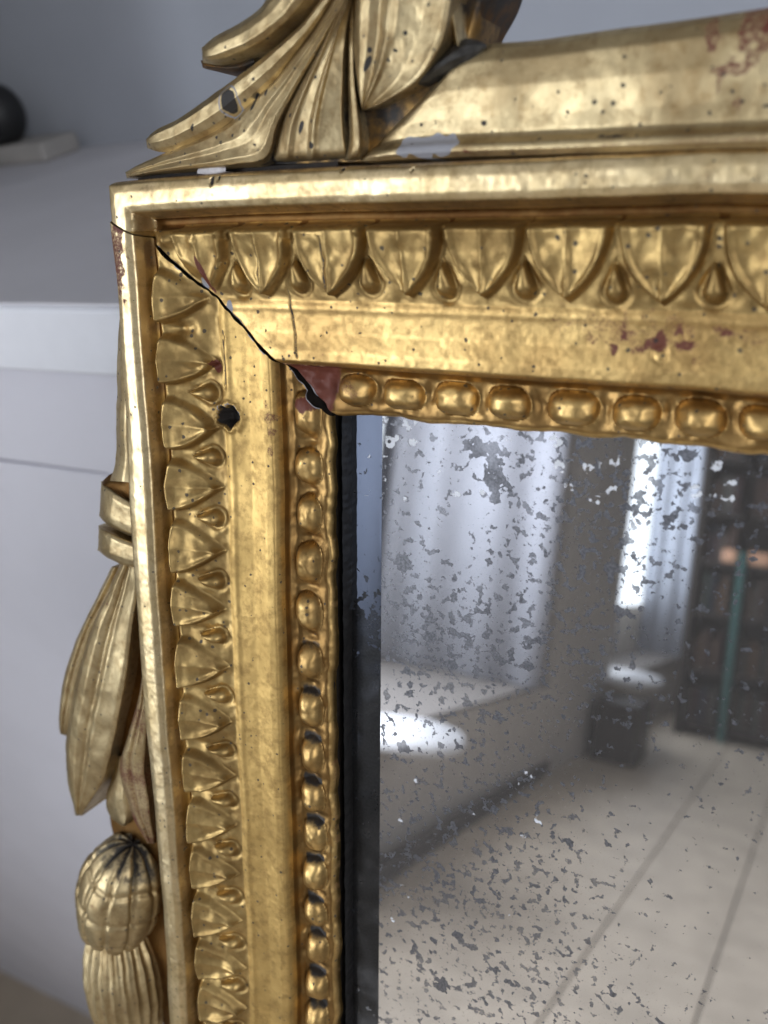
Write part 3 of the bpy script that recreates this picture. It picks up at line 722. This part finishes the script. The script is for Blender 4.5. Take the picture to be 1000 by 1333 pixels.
bulb('ribbed_cup', cc, (1.45, 1.45, 3.1), rib_fn, stem, M['crest'], nu=360, nv=80, wearf=wcup, tilt=-.05)

# ------------------------------------------------------------------ the wall behind the mirror (room frame, cm)
M['paint0'] = plain('pale_wall_paint', (.76, .76, .84), .7, 8, .03, .0012, 60)
M['paint'] = plain('white_wall_paint', (.86, .88, .95), .7, 14, .05, .0012, 60)
M['paint3'] = plain('ledge_paint', (.64, .63, .67), .75, 5, .06, .0006, 80)
M['paint2'] = plain('grey_wall_paint', (.40, .42, .47), .75, 5, .06, .0006, 80)
M['darkpot'] = plain('black_iron', (.012, .012, .013), .5, 30, .3)
M['stone'] = plain('grey_stone', (.40, .38, .36), .8, 20, .15, .001, 60)
fl = room(75, 441, 1, 9.0)                      # front face of the ledge
YF = 9.0
ZT = room(75, 397, 1, YF)[2]; ZB = room(75, 487, 1, YF)[2]
YB = room(75, 195, 2, ZT)[1]
print('ledge', YF, ZT, ZB, YB)
def ssol(name, v, f, m_, **k): o = solid(name, v, f, m_); tag(o, kind='structure'); return o
ZS = room(75, 610, 1, YF+2.2)[2]
z95 = room(60, 930, 1, YF+2.2)[2]; z13 = room(60, 1333, 1, YF+2.2)[2]
pp = [(YF+2.28, ZS-.03), (YF+2.2, ZS-.10), (YF+2.2, z95)]
R_ = (z95-z13)*4.2  # foot of the wall bent back, shaped so that it catches less light
for k_ in range(1, 61):
    a_ = math.radians(12.5)*k_/60; pp.append((YF+2.2+R_*(1-math.cos(a_)), z95-R_*math.sin(a_)))
pp += [(pp[-1][0]+13, pp[-1][1]-60), (YF+80, pp[-1][1]-60), (YF+80, ZS-.03)]
n_ = len(pp)
wall = solid('wall_panel', [(x, y, z) for x in (-120, 120) for y, z in pp], [(k_, (k_+1) % n_, (k_+1) % n_+n_, k_+n_) for k_ in range(n_)]+[tuple(range(n_))[::-1], tuple(range(n_, 2*n_))], M['paint0']); tag(wall, kind='structure')
wall2 = box('wall_panel', -120, 120, YF+2.1, YF+30, ZS+.0, ZB+.4, M['paint0'], bev=.08); tag(wall2, kind='structure'); wall2.rotation_euler = (0, math.radians(.5), 0)
wall2.location = (0, 0, 0)
ledge = box('wall_ledge', -120, 120, YF, YB+2, ZB, ZT-.15, M['paint'], bev=.25); tag(ledge, kind='structure')
slab = box('ledge_top', -120, 120, YF+.25, YB+2, ZT-.2, ZT, M['paint3'], bev=.08); tag(slab, kind='structure')
up = box('wall', -400, 400, YB, YB+12, 0, 330, M['paint2']); tag(up, kind='structure')
p0 = room(-60, 205, 2, ZT); p1 = room(92, 200, 2, ZT)
stn = box('stone_block', p0[0]-8, p1[0], p1[1]-3, p1[1]+1.5, ZT, ZT+1.6, M['stone'], bev=.3); tag(stn, 'rough grey stone block lying on the ledge at top left', 'stone')
def ball(name, c, r, sq, m_):
    v, f = [], []; nu, nv = 40, 24
    for a in range(nv+1):
        t = math.pi*a/nv
        for b in range(nu):
            u = 2*math.pi*b/nu; v.append((c[0]+r*math.sin(t)*math.cos(u), c[1]+r*math.sin(t)*math.sin(u), c[2]+r*sq*math.cos(t)))
    for a in range(nv):
        for b in range(nu): f.append((a*nu+b, (a+1)*nu+b, (a+1)*nu+(b+1) % nu, a*nu+(b+1) % nu))
    return solid(name, v, f, m_, None, True)
pe = room(0, 60, 1, YB-1)
shade_blk = box('shade_block', pe[0]-45, pe[0]-4.0, YF-4, YB-.2, ZT+.02, ZT+70, M['darkpot'], bev=.4); tag(shade_blk, 'black block added on the ledge out of view to shade the upper left wall', 'shade_block')  # added box out of view, there to shade the upper left wall
pc = room(-2, 150, 1, YB-4)
kn = ball('iron_pot', (pc[0], pc[1], pc[2]), 2.3, 1.15, M['darkpot']); tag(kn, 'black iron pot behind the stone block at the left edge', 'pot')

# ------------------------------------------------------------------ the room in front, seen in the glass
M['plaster'] = plain('warm_plaster', (.56, .51, .46), .8, 3, .06)
M['board'] = plain('worn_floorboard', (.45, .38, .30), .5, 6, .12, .001, 40)
M['seam'] = plain('floor_gap', (.09, .075, .06), .9)
M['grey'] = plain('grey_skirting', (.10, .09, .085), .7)
M['seat'] = plain('shaded_window_seat', (.20, .18, .165), .8)  # shade on the seats is put into this darker colour
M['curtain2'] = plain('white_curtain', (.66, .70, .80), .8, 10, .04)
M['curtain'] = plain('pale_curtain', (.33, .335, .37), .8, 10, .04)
M['white'] = plain('light_pool_white', (.8, .8, .82), .35)
M['dark'] = plain('dark_wood', (.03, .022, .018), .5, 20, .4)
M['ceil'] = plain('ceiling_paint', (.45, .44, .43), .8)
def emit(name, col, s):
    m_, nt, b = mat(name); b.inputs['Base Color'].default_value = (0, 0, 0, 1); b.inputs['Emission Color'].default_value = (*col, 1); b.inputs['Emission Strength'].default_value = s; return m_
M['day'] = emit('bright_window_glass', (.85, .93, 1), 1.7)
fo = box('floor', -400, 400, -1200, 60, -8, -1, M['seam']); tag(fo, kind='structure')
xb = -400
k = 0
for xa, xb in ((-124, -46), (-46, -8), (-8, 31), (31, 70), (70, 110)):
    box('floorboard', xa+.4, xb-.4, -1000, 40, -1.2, 0, M['board'], fo, bev=.3)
ce = box('ceiling', -400, 400, -1200, 60, 330, 345, M['ceil']); tag(ce, kind='structure')
# window wall, with two deep window bays
WX = lambda y: -134-(y+325)*.062
def wseg(nm, y0, y1, z0, z1, depth, m_):
    v = []
    for y in (y0, y1):
        for x in (WX(y), WX(y)-depth):
            for z in (z0, z1): v.append((x, y, z))
    f = [(0, 1, 3, 2), (4, 6, 7, 5), (0, 4, 5, 1), (2, 3, 7, 6), (0, 2, 6, 4), (1, 5, 7, 3)]
    return v, f
ww = []
vs_, fs_ = [], []
for y0, y1, z0, z1, dp in ((60, -150, 0, 330, 95), (-150, -488, 0, 52, 95), (-488, -607, 0, 330, 95), (-607, -830, 0, 42, 36), (-830, -1200, 0, 330, 60), (-150, -488, 300, 330, 95), (-607, -830, 300, 330, 36)):
    v, f = wseg('', y0, y1, z0, z1, dp, None); o_ = len(vs_); vs_ += v; fs_ += [tuple(i+o_ for i in q_) for q_ in f]
tag(solid('window_wall', vs_, fs_, M['plaster']), kind='structure')
# windows
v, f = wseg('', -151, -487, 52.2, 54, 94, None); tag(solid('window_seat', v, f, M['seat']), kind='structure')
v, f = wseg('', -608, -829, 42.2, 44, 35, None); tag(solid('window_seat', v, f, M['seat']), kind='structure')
def disc(name, c, r, h, m_, lab):  # white discs stand in for pools of light on the window seats
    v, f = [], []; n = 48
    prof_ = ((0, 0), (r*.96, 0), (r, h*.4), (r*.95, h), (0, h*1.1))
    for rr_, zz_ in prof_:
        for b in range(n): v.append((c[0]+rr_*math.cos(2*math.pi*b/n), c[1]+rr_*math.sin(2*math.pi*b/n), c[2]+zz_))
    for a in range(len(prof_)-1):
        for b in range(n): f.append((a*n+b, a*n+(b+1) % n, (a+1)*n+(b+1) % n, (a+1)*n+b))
    return tag(solid(name, v, f, m_, None, True), lab, 'light_pool')
sc_ = seen(525, 953, 2, 57); disc('light_pool', (sc_[0], sc_[1], 54.2), 24, 4, M['white'], 'white disc standing for the pool of light on the seat of the nearer window bay, reflected at lower left')
sc_ = seen(814, 880, 2, 47); disc('light_pool', (sc_[0]-4, sc_[1], 44.2), 30, 4, M['white'], 'white disc standing for the pool of light on the seat of the far window bay, below the bright window strip')
w1 = thing('tall_window', 'tall bright window in the nearer deep bay, seen in the mirror at left', 'window', (0, 0, 0), None)
solid('pane', [(WX(-150)-96, -152, 54), (WX(-440)-96, -440, 54), (WX(-440)-96, -440, 300), (WX(-150)-96, -152, 300)], [(0, 1, 2, 3)], M['day'], w1)
w2 = thing('tall_window', 'narrow bright strip of window in the far bay beside the bookcase, seen in the mirror', 'window', (0, 0, 0), None)
solid('pane', [(WX(-607)-37, -609, 84), (WX(-828)-37, -828, 84), (WX(-828)-37, -828, 300), (WX(-607)-37, -609, 300)], [(0, 1, 2, 3)], M['day'], w2)
# curtains hanging over the far side of each bay
def curtain(name, xa, xb_, y, z0, z1, folds, amp, label):
    n = 160; s = np.linspace(0, 1, n); x = xa+(xb_-xa)*s; yy = y+amp*np.sin(s*folds*2*math.pi+.8*np.sin(s*7))
    v = [(x[i], yy[i]+.02*zz_, zz_) for i in range(n) for zz_ in (z0, z1)]
    f = [(2*i, 2*i+2, 2*i+3, 2*i+1) for i in range(n-1)]
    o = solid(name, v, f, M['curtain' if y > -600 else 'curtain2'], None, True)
    sm = o.modifiers.new('thickness', 'SOLIDIFY'); sm.thickness = .004
    return tag(o, label, 'curtain')
curtain('curtain', WX(-455)+7, WX(-455)-94, -455, 55, 300, 3.4, 2.4, 'lilac white curtain hanging in the nearer window bay, reflected at the left of the glass')
curtain('curtain', WX(-812)+2, WX(-812)-36, -812, 43, 300, 3, 1.5, 'white curtain in the far bay next to the narrow bright window strip')
box('skirting_board', WX(-480), WX(-480)+1.5, -600, 40, 0, 8, M['grey'])
tag(bpy.data.objects['skirting_board'], kind='structure')
cb = box('reflection_block', WX(-100)+1, WX(-100)+42, -138, -20, 0, 128, M['dark'], bev=1); tag(cb, 'tall dark block added against the window wall for the bevel reflection, nearest the mirror', 'reflection_block')  # added box, meant as a dark reflection in the lower bevel
# bookcase at the end of the room
bk = thing('bookcase', 'dark bookcase with teal uprights at the far end of the reflected room', 'bookcase', (0, -700, 0))
M['teal'] = plain('teal_paint', (.05, .16, .15), .5); M['peach'] = plain('peach_card', (.75, .42, .26), .6)
def bbox(nm, x0, x1, y0, y1, z0, z1, m_): return box(nm, x0, x1, y0, y1, z0, z1, m_, bk)
bbox('back_panel', -86, 80, -44, -40, 0, 260, M['dark'])
bbox('side_panel', -86, -82, -40, 0, 0, 260, M['dark'])
for x in (-54, 10, 74): bbox('upright', x, x+4, -39, .5, 0, 140, M['teal'])
for z in (8, 48, 90, 128, 165, 205, 245): bbox('shelf', -81, -55, -38, -1, z, z+3, M['dark']); bbox('shelf', -49, 9, -38, -1, z, z+3, M['dark']); bbox('shelf', 15, 73, -38, -1, z, z+3, M['dark'])
cn_ = ['brown', 'navy', 'tan', 'maroon', 'grey', 'green']; on_ = ['lowest', 'second lowest', 'third lowest', 'middle', 'second highest', 'top']
cols = [(.05, .025, .016), (.02, .025, .04), (.08, .045, .025), (.035, .012, .012), (.06, .055, .048), (.015, .026, .02)]
bm_ = [plain('book_cloth', c, .7) for c in cols]
rb_ = random.Random(3)
nbk = 0
for z in (11, 51, 93, 131, 168, 208):
    for xa, xb_ in ((-80, -56), (-48, 8)):
        x = xa; nb_ = 0
        while x < xb_-4:
            tw = rb_.uniform(2.5, 5); hh_ = rb_.uniform(20, 29)
            if not (z == 131 and x > -62 and x < -20):
                o = box('book', x, x+tw-.2, -728, -703-rb_.uniform(0, 4), z, z+hh_, bm_[(ci_ := rb_.randrange(6))]); nb_ += 1; nbk += 1
                tag(o, '%s book, %s from the left, %s shelf, %s the teal upright' % (cn_[ci_], ('first second third fourth fifth sixth seventh eighth ninth tenth eleventh twelfth thirteenth fourteenth fifteenth sixteenth seventeenth eighteenth nineteenth twentieth').split()[nb_-1], on_[(11, 51, 93, 131, 168, 208).index(z)], 'left of' if x < -52 else 'right of'), 'book', 'books on the bookcase shelves')
            x += tw
for x0, x1 in ((-66, -56), (-48, -33)):
    o = box('storage_box', x0, x1, -728, -702, 131.2, 141, M['peach'], bev=1.5)
    tag(o, 'small peach box on the bookcase, left of the teal upright' if x0 < -60 else 'larger peach box on the bookcase, right of the teal upright', 'box')
# radiator cabinet in the far bay and a dark stool near it
rd = box('stool', WX(-560)+6, WX(-560)+34, -600, -560, 0, 38, M['dark'], bev=2); tag(rd, 'dark low stool against the wall between the two window bays', 'stool')
